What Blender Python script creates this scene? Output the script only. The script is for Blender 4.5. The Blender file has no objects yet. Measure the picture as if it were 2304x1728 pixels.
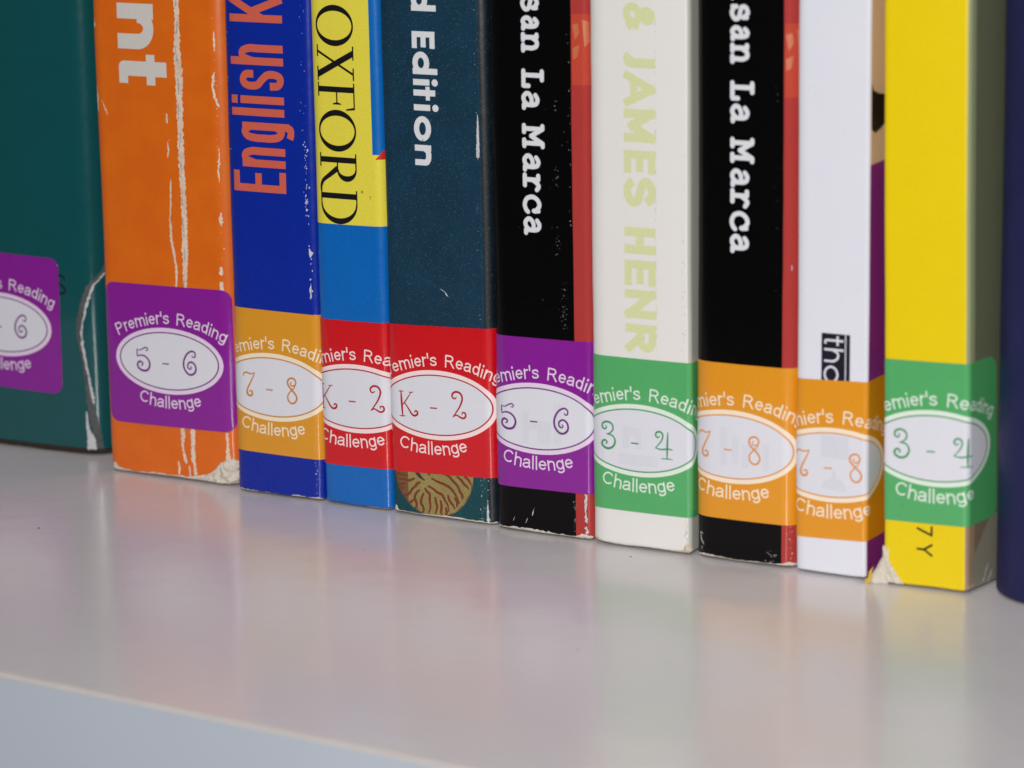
import bpy, math, random
import numpy as np
from mathutils import Vector, Matrix, noise
from mathutils.geometry import delaunay_2d_cdt
S = bpy.context.scene
MM = 0.001
# ------------------------------------------------------------------ camera
cd = bpy.data.cameras.new('camera'); cam = bpy.data.objects.new('camera', cd)
S.collection.objects.link(cam); S.camera = cam
cd.sensor_width = 36; cd.lens = 113.6; cd.clip_start = 0.02; cd.clip_end = 20
cd.dof.use_dof = True; cd.dof.focus_distance = 0.622; cd.dof.aperture_fstop = 19
CAMP = Vector((392.7865, -523.5980, 158.0065))
CR = ((0.8711202, 0.0913188, -0.4825044), (0.4908401, -0.1919730, 0.8498367), (-0.0150217, -0.9771424, -0.2120545))
M = Matrix(((CR[0][0], -CR[0][1], -CR[0][2], CAMP[0]*MM), (CR[1][0], -CR[1][1], -CR[1][2], CAMP[1]*MM),
            (CR[2][0], -CR[2][1], -CR[2][2], CAMP[2]*MM), (0, 0, 0, 1)))
cam.matrix_world = M
# ------------------------------------------------------------------ light
W = bpy.data.worlds.new('World'); S.world = W; W.use_nodes = True
W.node_tree.nodes['Background'].inputs[0].default_value = (0.93, 0.96, 1.0, 1)
W.node_tree.nodes['Background'].inputs[1].default_value = 0.07
def area(name, loc, target, sx, sy, power, col):
    l = bpy.data.lights.new(name, 'AREA'); l.shape = 'RECTANGLE'; l.size = sx; l.size_y = sy
    l.energy = power; l.color = col
    o = bpy.data.objects.new(name, l); S.collection.objects.link(o); o.location = loc
    o.rotation_euler = (Vector(target) - Vector(loc)).to_track_quat('-Z', 'Y').to_euler(); return o
FL = CAMP*MM + Vector((-0.030, -0.026, 0.056))
area('camera_flash', FL, (0.11, 0, 0.03), 0.030, 0.016, 2.78, (1.0, 0.975, 0.96))
area('overhead_fill', (0.15, -0.75, 1.5), (0.12, -0.1, 0), 0.9, 0.6, 4.6, (1.0, 0.97, 0.94))  # large overhead area lamp added as ambient fill beside the flash
S.view_settings.view_transform = 'Standard'; S.view_settings.look = 'None'
S.view_settings.exposure = 0; S.view_settings.gamma = 1

# ------------------------------------------------------------------ helpers
def lin(c):
    return tuple(((x/255)/12.92 if x/255 <= 0.04045 else ((x/255+0.055)/1.055)**2.4) for x in c)
def obj(name, verts, faces, mat, parent=None, uvs=None, smooth=True, label=None):
    me = bpy.data.meshes.new(name)
    me.from_pydata([tuple(a*MM for a in v) for v in verts], [], faces)
    if uvs:
        ul = me.uv_layers.new(name='UVMap')
        for p in me.polygons:
            for li in p.loop_indices:
                ul.data[li].uv = uvs[me.loops[li].vertex_index]
    if smooth:
        for p in me.polygons: p.use_smooth = True
    if mat: me.materials.append(mat)
    me.update()
    o = bpy.data.objects.new(name, me); S.collection.objects.link(o)
    if parent: o.parent = parent
    if label: o['label'] = label
    return o

class NT:
    def __init__(s, name):
        s.m = bpy.data.materials.new(name); s.m.use_nodes = True
        s.t = s.m.node_tree; s.n = s.t.nodes; s.l = s.t.links
        s.b = s.n['Principled BSDF']
    def N(s, typ, **k):
        x = s.n.new(typ)
        for a, v in k.items(): setattr(x, a, v)
        return x
    def put(s, sock, v):
        if hasattr(v, 'is_output'): s.l.new(v, sock)
        else: sock.default_value = v
    def math(s, op, a, b=0.0, c=None, clamp=False):
        x = s.N('ShaderNodeMath', operation=op, use_clamp=clamp)
        s.put(x.inputs[0], a); s.put(x.inputs[1], b)
        if c is not None: s.put(x.inputs[2], c)
        return x.outputs[0]
    def mix(s, f, a, b, bt='MIX'):
        x = s.N('ShaderNodeMix', data_type='RGBA', blend_type=bt)
        s.put(x.inputs[0], f); s.put(x.inputs[6], a); s.put(x.inputs[7], b); return x.outputs[2]
    def uv(s):
        c = s.N('ShaderNodeUVMap'); c.uv_map = 'UVMap'; return c.outputs[0]
    def noise(s, co, scale, detail=3, rough=0.55):
        x = s.N('ShaderNodeTexNoise'); s.l.new(co, x.inputs['Vector'])
        x.inputs['Scale'].default_value = scale; x.inputs['Detail'].default_value = detail
        x.inputs['Roughness'].default_value = rough; return x.outputs['Fac']
    def ramp(s, f, a, b):
        x = s.N('ShaderNodeMapRange'); s.put(x.inputs[0], f)
        x.inputs[1].default_value = a; x.inputs[2].default_value = b; return x.outputs[0]

def rgba(c): return (*lin(c), 1)
def printed(name, col, regions=(), rough=0.33, grain=0.10, screen=0.0, angle=45, coat=0.6, bump=0.15, spec=0.45, blot=0.06, fibre=0.0):
    """printed card: colour areas by position on the cover (u, v in mm), ink grain, faint print screen, surface relief"""
    k = NT(name); uv = k.uv()
    sp = k.N('ShaderNodeSeparateXYZ'); k.l.new(uv, sp.inputs[0]); U, V = sp.outputs[0], sp.outputs[1]
    c = rgba(col)
    for (tests, rc) in regions:
        m = None
        for (a, b, lim) in tests:        # a*u + b*v > lim
            e = k.math('ADD', k.math('MULTIPLY', U, a), k.math('MULTIPLY', V, b))
            g = k.ramp(k.math('SUBTRACT', e, lim), -0.03, 0.03)
            m = g if m is None else k.math('MULTIPLY', m, g)
        c = k.mix(m, c, rgba(rc))
    f = k.noise(uv, 2.6, 3, 0.7)
    g1 = k.ramp(f, 0.3, 0.7)
    dark = k.mix(k.math('MULTIPLY', g1, grain), c, (0.0, 0.0, 0.0, 1))
    big = k.ramp(k.noise(uv, 0.12, 3), 0.35, 0.7)
    dark = k.mix(k.math('MULTIPLY', big, blot), dark, (1, 1, 1, 1), 'SOFT_LIGHT')
    if fibre:
        vo = k.N('ShaderNodeTexVoronoi'); k.l.new(uv, vo.inputs['Vector']); vo.inputs['Scale'].default_value = 2.2
        sp2 = k.ramp(vo.outputs['Distance'], 0.17, 0.07)
        dark = k.mix(k.math('MULTIPLY', sp2, fibre), dark, (0.25, 0.36, 0.42, 1))
    if screen:
        a = math.radians(angle)
        e = k.math('ADD', k.math('MULTIPLY', U, math.cos(a)), k.math('MULTIPLY', V, math.sin(a)))
        h = k.math('ADD', k.math('MULTIPLY', U, -math.sin(a)), k.math('MULTIPLY', V, math.cos(a)))
        s1 = k.math('SINE', k.math('MULTIPLY', e, 2*math.pi/0.42)); s2 = k.math('SINE', k.math('MULTIPLY', h, 2*math.pi/0.42))
        s = k.math('MULTIPLY', k.math('ADD', k.math('MULTIPLY', s1, s2), 1.0), screen*0.5)
        dark = k.mix(s, dark, (0, 0, 0, 1))
    k.l.new(dark, k.b.inputs['Base Color'])
    r2 = k.math('ADD', k.math('MULTIPLY', k.noise(uv, 0.5, 4, 0.65), 0.18), rough-0.09)
    k.l.new(r2, k.b.inputs['Roughness'])
    k.b.inputs['Specular IOR Level'].default_value = spec
    k.b.inputs['Coat Weight'].default_value = coat; k.b.inputs['Coat Roughness'].default_value = 0.075
    bp = k.N('ShaderNodeBump'); bp.inputs['Strength'].default_value = bump; bp.inputs['Distance'].default_value = 0.00006
    hh = k.math('ADD', k.math('MULTIPLY', f, 0.5), k.math('MULTIPLY', k.noise(uv, 0.35, 3), 1.6))
    k.l.new(hh, bp.inputs['Height']); k.l.new(bp.outputs[0], k.b.inputs['Normal'])
    return k.m
def paper(name, col, dark=(120, 105, 90), rough=0.9, bump=0.8, sc=2.0):
    k = NT(name); co = k.N('ShaderNodeTexCoord').outputs['Object']
    n = k.noise(co, sc*900, 4, 0.7); b = k.noise(co, 260, 3)
    c = k.mix(k.ramp(n, 0.35, 0.72), rgba(col), rgba(tuple((a*2+d)/3 for a, d in zip(col, dark))))
    c = k.mix(k.math('MULTIPLY', k.ramp(b, 0.5, 0.75), 0.35), c, rgba(dark))
    k.l.new(c, k.b.inputs['Base Color']); k.b.inputs['Roughness'].default_value = rough
    k.b.inputs['Specular IOR Level'].default_value = 0.2
    bp = k.N('ShaderNodeBump'); bp.inputs['Strength'].default_value = bump; bp.inputs['Distance'].default_value = 0.0002
    k.l.new(n, bp.inputs['Height']); k.l.new(bp.outputs[0], k.b.inputs['Normal'])
    return k.m

# ------------------------------------------------------------------ book shell with a (u, v) -> space map
ROWS = [0, .12, .3, .55, .85, 1.2] + [2+6*i for i in range(32)]
H_ALL = 188
class Book:
    def __init__(s, label, x, y, w, rl, rr, mat, bulge=0.12, flare=0.0, depth=125, lean=0.0, round_=0.75, wav=0.10, height=H_ALL, seed=1, ellipse=None, group='row of paperback books on the shelf'):
        s.rnd = random.Random(seed); s.h = height; s.seed = seed
        s.root = bpy.data.objects.new('book', None); S.collection.objects.link(s.root)
        s.root.location = (x*MM, y*MM, 0); s.root.empty_display_size = 0.01
        s.root['label'] = label; s.root['category'] = 'book'; s.root['group'] = group
        P = []; 
        n = 8
        fy = ellipse or 1.0; fl_ = ellipse or 0.55; x0 = 0 if ellipse else -0.3
        for t in (depth, 60, 35, 22, 14, 9, 6, 4):
            if t > rl+0.4: P.append((x0, t))
        P.append((x0, rl*fl_+0.15))
        for i in range(n+1):
            a = math.pi/2*i/n; P.append((rl-(rl-x0)*math.cos(a), (rl-rl*math.sin(a))*fl_))
        iL = len(P)-1
        flat = w-rl-rr; m = max(3, int(flat/1.6))
        for i in range(m+1):
            t = i/m; xx = rl+0.15+(flat-0.3)*t
            P.append((xx, -bulge*4*t*(1-t)))
        fl = math.radians(flare)
        for i in range(0, n+1):
            a = (math.pi/2-fl)*i/n; P.append((w-rr+rr*math.sin(a), (rr-rr*math.cos(a))*fy if ellipse else rr-rr*math.cos(a)))
        ex, ey = P[-1]
        for t in (0.15, 2, 4, 7, 11):
            P.append((ex+math.sin(fl)*t, ey+math.cos(fl)*t))
        ex, ey = P[-1]
        for t in (6, 15, 40): P.append((ex, ey+t))
        P.append((ex, depth))
        s.P = [Vector(p) for p in P]
        # arc length, u = rl at the start of the flat front
        L = [0.0]
        for a, b in zip(s.P, s.P[1:]): L.append(L[-1]+(b-a).length)
        o = L[iL]-rl; s.U = [l-o for l in L]
        N = []
        for i in range(len(s.P)):
            d = Vector((0, 0))
            if i: d += (s.P[i]-s.P[i-1]).normalized()
            if i < len(s.P)-1: d += (s.P[i+1]-s.P[i]).normalized()
            d.normalize(); N.append(Vector((d.y, -d.x)))
        s.N = N; s.lean = lean; s.r = round_
        s.rows = [v for v in ROWS if v < height-2]+[height-1.2, height]
        s.wav = [wav*math.sin(v*0.09+seed*1.7)+wav*0.6*s.rnd.uniform(-1, 1) for v in s.rows]
        s.wav[:6] = [s.wav[6]]*6
        V = []; UVs = []; F = []; c = len(s.P)
        for v in s.rows:
            for u in s.U: V.append(s.at(u, v)); UVs.append((u, v))
        for j in range(len(s.rows)-1):
            for i in range(c-1):
                a = j*c+i; F.append((a, a+1, a+c+1, a+c))
        # thickness: inner skin
        base = len(V); T = 0.45
        for v in (0.12, height):
            for u in s.U: V.append(s.at(u, v, -T-0.2)); UVs.append((u, v))
        for i in range(c-1):
            F.append((base+i+1, base+i, base+c+i, base+c+i+1))
            F.append((i+1, i, base+i, base+i+1))
            k = (len(s.rows)-1)*c; F.append((k+i, k+i+1, base+c+i+1, base+c+i))
        for i in (0, c-1):
            col = [j*c+i for j in range(len(s.rows))]+[base+c+i, base+i]
            F.append(tuple(col if i == 0 else col[::-1]))
        s.cover = obj('cover', V, F, mat, s.root, UVs)
        # page block
        x0, x1 = 0.9, s.P[-1].x-0.9; y0 = max(2.2, rl+.6) if rr < 5 else rr+1; h = height-0.6; z0 = 0.05
        xf = min(x1, w-1.2)
        b = [(x0, y0, z0), (xf, y0, z0), (x1, depth-1, z0), (x0, depth-1, z0), (x0, y0, h), (xf, y0, h), (x1, depth-1, h), (x0, depth-1, h)]
        s.pages = obj('page_block', b, [(3, 2, 1, 0), (4, 5, 6, 7), (0, 1, 5, 4), (1, 2, 6, 5), (2, 3, 7, 6), (3, 0, 4, 7)], MPAGE, s.root, smooth=False)
    def at(s, u, v, off=0.0):
        U = s.U; lo, hi = 0, len(U)-1
        if u <= U[0]: i, t = 0, 0.0
        elif u >= U[-1]: i, t = hi-1, 1.0
        else:
            while hi-lo > 1:
                m = (lo+hi)//2
                if U[m] <= u: lo = m
                else: hi = m
            i = lo; t = (u-U[i])/(U[i+1]-U[i])
        ins = 0.0
        rr = s.rows
        for j in range(len(rr)-1):
            if v <= rr[j+1]: break
        tv = min(1, max(0, (v-rr[j])/(rr[j+1]-rr[j])))
        w = s.wav[j]*(1-tv)+s.wav[j+1]*tv
        def fi(x): return 0 if x >= s.r else s.r-math.sqrt(max(0, s.r*s.r-(s.r-x)**2))
        ins = fi(rr[j])*(1-tv)+fi(rr[j+1])*tv
        o = off-ins
        a = s.P[i]+s.N[i]*o; b = s.P[i+1]+s.N[i+1]*o
        p = a.lerp(b, t)
        dz = 0
        if v < 1.2:      # the worn foot does not touch the shelf everywhere
            dz = (1-v/1.2)*(0.18+0.26*(1+noise.noise(Vector((u*.16, s.seed*3.1, 0)))) + .08*noise.noise(Vector((u*1.1, s.seed, 5))))
        return (p.x+s.lean*v/100, p.y+w, v+max(0, dz))
    def decal(s, name, polys, off, mat, parent=None, skirt=0.0, dome=None, label=None, smooth=True, grid=None, clip=None):
        """union of flat outlines drawn in (u, v), laid on the cover and broken along the cover's own facets"""
        vs = []; es = []; fs = []
        tris = []
        for p in polys:
            if len(p) == 4: tris += [[p[0], p[1], p[2]], [p[0], p[2], p[3]]]
            else: tris.append(p)
        for p in tris:
            if len(p) < 3: continue
            ar = sum(p[i][0]*p[(i+1) % len(p)][1]-p[(i+1) % len(p)][0]*p[i][1] for i in range(len(p)))
            if abs(ar) < 1e-5: continue
            if ar < 0: p = p[::-1]
            b = len(vs); vs += [Vector(q) for q in p]; fs.append(list(range(b, b+len(p))))
        u0 = min(v.x for v in vs)-0.01; u1 = max(v.x for v in vs)+0.01
        v0 = min(v.y for v in vs)-0.01; v1 = max(v.y for v in vs)+0.01
        for u in s.U:
            if u0 < u < u1: b = len(vs); vs += [Vector((u, v0)), Vector((u, v1))]; es.append((b, b+1))
        for v in s.rows:
            if v0 < v < v1: b = len(vs); vs += [Vector((u0, v)), Vector((u1, v))]; es.append((b, b+1))
        if grid:
            k = u0+grid
            while k < u1: b = len(vs); vs += [Vector((k, v0)), Vector((k+.013, v1))]; es.append((b, b+1)); k += grid
            k = v0+grid
            while k < v1: b = len(vs); vs += [Vector((u0, k)), Vector((u1, k+.017))]; es.append((b, b+1)); k += grid
        r = delaunay_2d_cdt(vs, es, fs, 0, 1e-5)
        ov = r[0]; T = [tuple(f) for f in r[2]]
        cx = np.array([(ov[f[0]].x+ov[f[1]].x+ov[f[2]].x)/3 for f in T]); cy = np.array([(ov[f[0]].y+ov[f[1]].y+ov[f[2]].y)/3 for f in T])
        keep = np.zeros(len(T), bool)
        for f in fs:
            q = [vs[i] for i in f]; xs = [p.x for p in q]; ys = [p.y for p in q]
            idx = np.nonzero((cx >= min(xs)) & (cx <= max(xs)) & (cy >= min(ys)) & (cy <= max(ys)) & ~keep)[0]
            if not len(idx): continue
            ax, ay = cx[idx], cy[idx]; ins = np.zeros(len(idx), bool); m = len(q)
            for i in range(m):
                x1, y1 = xs[i], ys[i]; x2, y2 = xs[(i+1) % m], ys[(i+1) % m]
                if y1 == y2: continue
                ins ^= ((y1 > ay) != (y2 > ay)) & (ax < (x2-x1)*(ay-y1)/(y2-y1)+x1)
            keep[idx[ins]] = True
        of = [f for f, k_ in zip(T, keep) if k_]
        if clip: of = [f for f in of if clip(sum(ov[i].x for i in f)/3, sum(ov[i].y for i in f)/3)]
        used = sorted({i for f in of for i in f}); mp = {k: i for i, k in enumerate(used)}
        of = [tuple(mp[i] for i in f) for f in of]; pts = [ov[k] for k in used]
        cnt = {}
        for f in of:
            for i in range(3):
                e = (f[i], f[(i+1) % 3]); cnt[e] = 1
        rim = [e for e in cnt if (e[1], e[0]) not in cnt]
        rimv = {i for e in rim for i in e}
        def o(i, p):
            if dome: return off+(0 if i in rimv else dome(p.x, p.y))
            return off
        V = [s.at(p.x, p.y, o(i, p)) for i, p in enumerate(pts)]; UVs = [(p.x, p.y) for p in pts]; F = list(of)
        if skirt:
            mp2 = {}; mp3 = {}
            for i in rimv:
                mp3[i] = len(V); V.append(V[i]); UVs.append((pts[i].x, pts[i].y))
                mp2[i] = len(V); V.append(s.at(pts[i].x, pts[i].y, off-skirt)); UVs.append((pts[i].x, pts[i].y))
            for a, b in rim: F.append((mp3[b], mp3[a], mp2[a], mp2[b]))
        # smooth shading only when not a sharp rimmed sheet
        q = obj(name, V, F, mat, parent or s.root, UVs, smooth=smooth, label=label)
        if name in ('scuff', 'shell_stripes'): q['kind'] = 'stuff'
        return q

# ------------------------------------------------------------------ drawing in 2-D: strokes, arcs, outlines
def spline(pts, n=7):
    out = []
    P = [pts[0]]+list(pts)+[pts[-1]]
    for i in range(1, len(P)-2):
        a, b, c, d = P[i-1], P[i], P[i+1], P[i+2]
        for k in range(n):
            t = k/n
            out.append(tuple(0.5*((2*b[j])+(-a[j]+c[j])*t+(2*a[j]-5*b[j]+4*c[j]-d[j])*t*t+(-a[j]+3*b[j]-3*c[j]+d[j])*t**3) for j in range(2)))
    out.append(tuple(pts[-1])); return out
def disc(x, y, r, n=10): return [(x+r*math.cos(2*math.pi*i/n), y+r*math.sin(2*math.pi*i/n)) for i in range(n)]
def ribbon(pts, w, cap=None):
    """smooth ribbon along pts; w number or function of 0..1"""
    n = len(pts); L = []; R = []
    wf = w if callable(w) else (lambda t: w)
    for i in range(n):
        a = pts[max(0, i-1)]; b = pts[min(n-1, i+1)]
        dx, dy = b[0]-a[0], b[1]-a[1]; l = math.hypot(dx, dy) or 1; nx, ny = -dy/l, dx/l
        h = wf(i/(n-1))/2; x, y = pts[i]
        if cap == 'sq' and i in (0, n-1):
            q = -1 if i == 0 else 1; x += q*dx/l*h; y += q*dy/l*h
        L.append((x+nx*h, y+ny*h)); R.append((x-nx*h, y-ny*h))
    out = [[L[i], R[i], R[i+1], L[i+1]] for i in range(n-1)]
    if cap == 'rd':
        out.append(disc(*pts[0], wf(0)/2)); out.append(disc(*pts[-1], wf(1)/2))
    return out
def polyl(pts, w, cap=None, join=True):
    out = []
    for i in range(len(pts)-1):
        a, b = list(pts[i]), list(pts[i+1])
        dx, dy = b[0]-a[0], b[1]-a[1]; l = math.hypot(dx, dy) or 1; dx /= l; dy /= l
        if cap == 'sq' and i == 0: a = [a[0]-dx*w/2, a[1]-dy*w/2]
        if cap == 'sq' and i == len(pts)-2: b = [b[0]+dx*w/2, b[1]+dy*w/2]
        h = w/2; out.append([(a[0]-dy*h, a[1]+dx*h), (a[0]+dy*h, a[1]-dx*h), (b[0]+dy*h, b[1]-dx*h), (b[0]-dy*h, b[1]+dx*h)])
        if i and join: out.append(disc(*pts[i], h, 12))
    if cap == 'rd': out.append(disc(*pts[0], w/2)); out.append(disc(*pts[-1], w/2))
    return out
def arc(cx, cy, rx, ry, a0, a1, n=None):
    n = n or max(4, int(abs(a1-a0)/18))
    return [(cx+rx*math.cos(math.radians(a0+(a1-a0)*i/n)), cy+ry*math.sin(math.radians(a0+(a1-a0)*i/n))) for i in range(n+1)]
def ring(cx, cy, rx, ry, qx, qy, a0=0, a1=360, n=40, dx=0, dy=0):
    A = arc(cx, cy, rx, ry, a0, a1, n); B = arc(cx+dx, cy+dy, qx, qy, a0, a1, n)
    return [[A[i], A[i+1], B[i+1], B[i]] for i in range(n)]
def rect(x0, y0, x1, y1): return [(x0, y0), (x1, y0), (x1, y1), (x0, y1)]
# glyph tables: strokes in a unit box. L polyline, C spline, A arc
SANS = {  # thin grotesque, cap height 1, own advance
 'P': (.93, [('L', .12, 0, .12, .94, .45, .94), ('A', .45, .705, .28, .235, 90, -90), ('L', .45, .47, .12, .47)]),
 'R': (1.0, [('L', .12, 0, .12, .94, .5, .94), ('A', .5, .72, .28, .22, 90, -90), ('L', .55, .5, .12, .5), ('L', .52, .5, .86, 0)]),
 'C': (1.0, [('A', .5, .5, .4, .44, 40, 322)]),
 'r': (.465, [('L', .12, 0, .12, .72), ('C', .12, .42, .2, .62, .34, .68, .45, .65)]),
 'e': (.777, [('L', .12, .37, .65, .37), ('A', .385, .36, .27, .31, 2, 325)]),
 'm': (1.16, [('L', .12, 0, .12, .72), ('C', .12, .4, .2, .62, .36, .67, .53, .6, .58, .42), ('L', .58, .42, .58, 0), ('C', .58, .4, .66, .62, .82, .67, .99, .6, 1.03, .42), ('L', 1.03, .42, 1.03, 0)]),
 'i': (.31, [('L', .15, 0, .15, .64), ('L', .15, .92, .15, .98)]),
 'l': (.31, [('L', .15, 0, .15, 1)]),
 "'": (.27, [('L', .13, .66, .13, 1)]),
 's': (.70, [('C', .6, .52, .5, .66, .33, .67, .14, .6, .14, .46, .34, .38, .54, .31, .6, .18, .5, .08, .34, .05, .16, .08, .08, .21)]),
 'a': (.777, [('C', .12, .52, .24, .66, .4, .68, .58, .62, .6, .48, .6, .15, .68, 0), ('C', .6, .42, .3, .37, .11, .28, .11, .12, .26, .04, .44, .07, .6, .2)]),
 'd': (.777, [('L', .63, 0, .63, 1), ('A', .37, .36, .26, .31, 0, 360)]),
 'n': (.777, [('L', .13, 0, .13, .72), ('C', .13, .4, .22, .62, .4, .67, .58, .6, .63, .42), ('L', .63, .42, .63, 0)]),
 'h': (.777, [('L', .13, 0, .13, 1), ('C', .13, .4, .22, .62, .4, .67, .58, .6, .63, .42), ('L', .63, .42, .63, 0)]),
 'g': (.777, [('A', .37, .36, .26, .31, 0, 360), ('L', .63, .72, .63, .05), ('C', .63, .05, .61, -.14, .42, -.24, .22, -.2, .13, -.08)]),
 ' ': (.68, []),
}
def strokes(defs, fx, w, cap='sq'):
    out = []
    for d in defs:
        k, a = d[0], d[1:]
        if k == 'A': P = arc(a[0], a[1], a[2], a[3], a[4], a[5])
        else: P = [(a[i], a[i+1]) for i in range(0, len(a), 2)]
        if k == 'C': P = spline(P)
        P = [fx(*p) for p in P]
        out += polyl(P, w, cap) if k == 'L' else ribbon(P, w, 'rd' if cap == 'rd' else None)
    return out
def arctext(txt, cx, cy, R, up, cap, w, width=None):
    """text along a circle; up=True reads over the top"""
    tot = sum(SANS[c][0] for c in txt)*cap; k = (width/tot) if width else 1
    pos = -tot*k/2; out = []
    for c in txt:
        a, defs = SANS[c]; mid = pos+a*cap*k/2
        th = -mid/R if up else mid/R
        def fx(x, y, mid=mid, th=th, a=a):
            lx, ly = (x-a/2)*cap*min(k, 1.06), y*cap
            bx, by = (cx+R*math.sin(mid/R), cy+R*math.cos(mid/R)) if up else (cx+R*math.sin(mid/R), cy-R*math.cos(mid/R))
            return (bx+lx*math.cos(th)-ly*math.sin(th), by+lx*math.sin(th)+ly*math.cos(th))
        out += strokes(defs, fx, w); pos += a*cap*k
    return out
CURL = {
 '5': (3.9, [((.4, 4.45, 1.2, 4.3, 2.0, 4.7, 2.7, 4.95, 3.15, 4.7, 2.95, 4.3, 2.55, 4.4), .3), ((.45, 4.5, .42, 3.7, .5, 2.95), .34),
             ((.5, 2.95, 1.3, 3.25, 2.4, 3.1, 3.3, 2.3, 3.5, 1.3, 2.9, .3, 1.7, .1, .65, .6, .45, 1.4, 1.0, 1.95, 1.7, 1.7, 1.65, 1.25, 1.35, 1.2), .5)]),
 '6': (3.6, [((2.55, 4.1, 2.75, 3.75, 3.25, 3.9, 3.3, 4.6, 2.6, 5.0, 1.4, 4.4, .5, 2.9, .5, 1.4, 1.4, .25, 2.5, .2, 3.3, 1.0, 3.2, 2.1, 2.4, 2.75, 1.55, 2.4, 1.4, 1.65, 1.9, 1.25, 2.3, 1.55, 2.05, 1.85), .46)]),
 '7': (2.8, [((.1, 3.9, .25, 4.5, .9, 4.7, 1.8, 4.5, 2.75, 4.8), .36), ((2.75, 4.8, 2.0, 3.2, 1.2, 1.7, .95, .7, 1.35, .1, 2.0, .15, 2.2, .75, 1.8, 1.1, 1.5, .85), .46)]),
 '8': (3.0, [((1.35, 4.35, 1.05, 4.05, 1.35, 3.65, 2.0, 3.75, 2.4, 4.3, 2.1, 5.0, 1.3, 5.2, .5, 4.7, .5, 3.8, 1.2, 3.0, 2.2, 2.1, 2.6, 1.2, 2.1, .3, 1.2, .15, .5, .8, .5, 1.7, 1.1, 2.5, 1.9, 3.2, 2.3, 3.9), .42)]),
 'K': (5.0, [((.95, .1, .9, 2.5, .85, 4.9), .5), ((.3, 4.85, .85, 4.95, 1.5, 4.9), .25), ((.2, .1, .9, .02, 1.6, .1), .25), ((1.0, 2.1, 2.0, 3.2, 3.3, 4.75), .28), ((2.8, 4.85, 3.3, 4.75, 3.9, 4.95), .24),
             ((1.5, 2.8, 2.4, 1.7, 3.2, .6, 3.9, .25, 4.6, .55, 4.65, 1.05, 4.2, 1.2, 3.95, .9), .46)]),
 '2': (3.2, [((1.2, 4.25, .85, 3.95, .35, 4.2, .35, 4.8, 1.1, 5.3, 2.1, 5.05, 2.5, 4.1, 2.0, 2.7, 1.1, 1.4, .25, .35), .46), ((.25, .35, 1.0, .75, 1.8, .4, 2.5, .2, 3.05, .6, 2.95, 1.25, 2.4, 1.3, 2.3, .9), .42)]),
 '3': (3.2, [((1.1, 4.45, 1.25, 4.05, .85, 3.75, .4, 4.1, .5, 4.8, 1.35, 5.2, 2.35, 4.85, 2.6, 3.9, 2.0, 3.1, 1.3, 2.85), .42), ((1.3, 2.85, 2.5, 2.6, 3.0, 1.6, 2.5, .5, 1.4, .1, .4, .6, .35, 1.3, .9, 1.65, 1.35, 1.3, 1.1, .95), .48)]),
 '4': (4.1, [((1.2, 4.3, .85, 4.0, .4, 4.3, .6, 4.95, 1.4, 5.1, 1.9, 4.5, 1.5, 3.3, .3, 2.0), .4), ((.3, 2.0, 1.5, 1.8, 2.8, 2.0, 3.9, 1.9), .34), ((2.95, 5.15, 2.8, 2.6, 2.75, .15), .42), ((1.5, .1, 2.7, .12, 3.9, .1), .25)]),
}
def curly(ch, x0, y0, w=None, h=1.0):
    W_, st = CURL[ch]; sx = (w/W_) if w else 1; out = []
    for a, wd in st:
        P = spline([(x0+a[i]*sx, y0+a[i+1]*h) for i in range(0, len(a), 2)], 6)
        out += ribbon(P, (lambda t, wd=wd: wd*(0.42+0.50*math.sin(math.pi*min(1, max(0, t)))**0.8)), 'rd')
    return out
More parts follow.
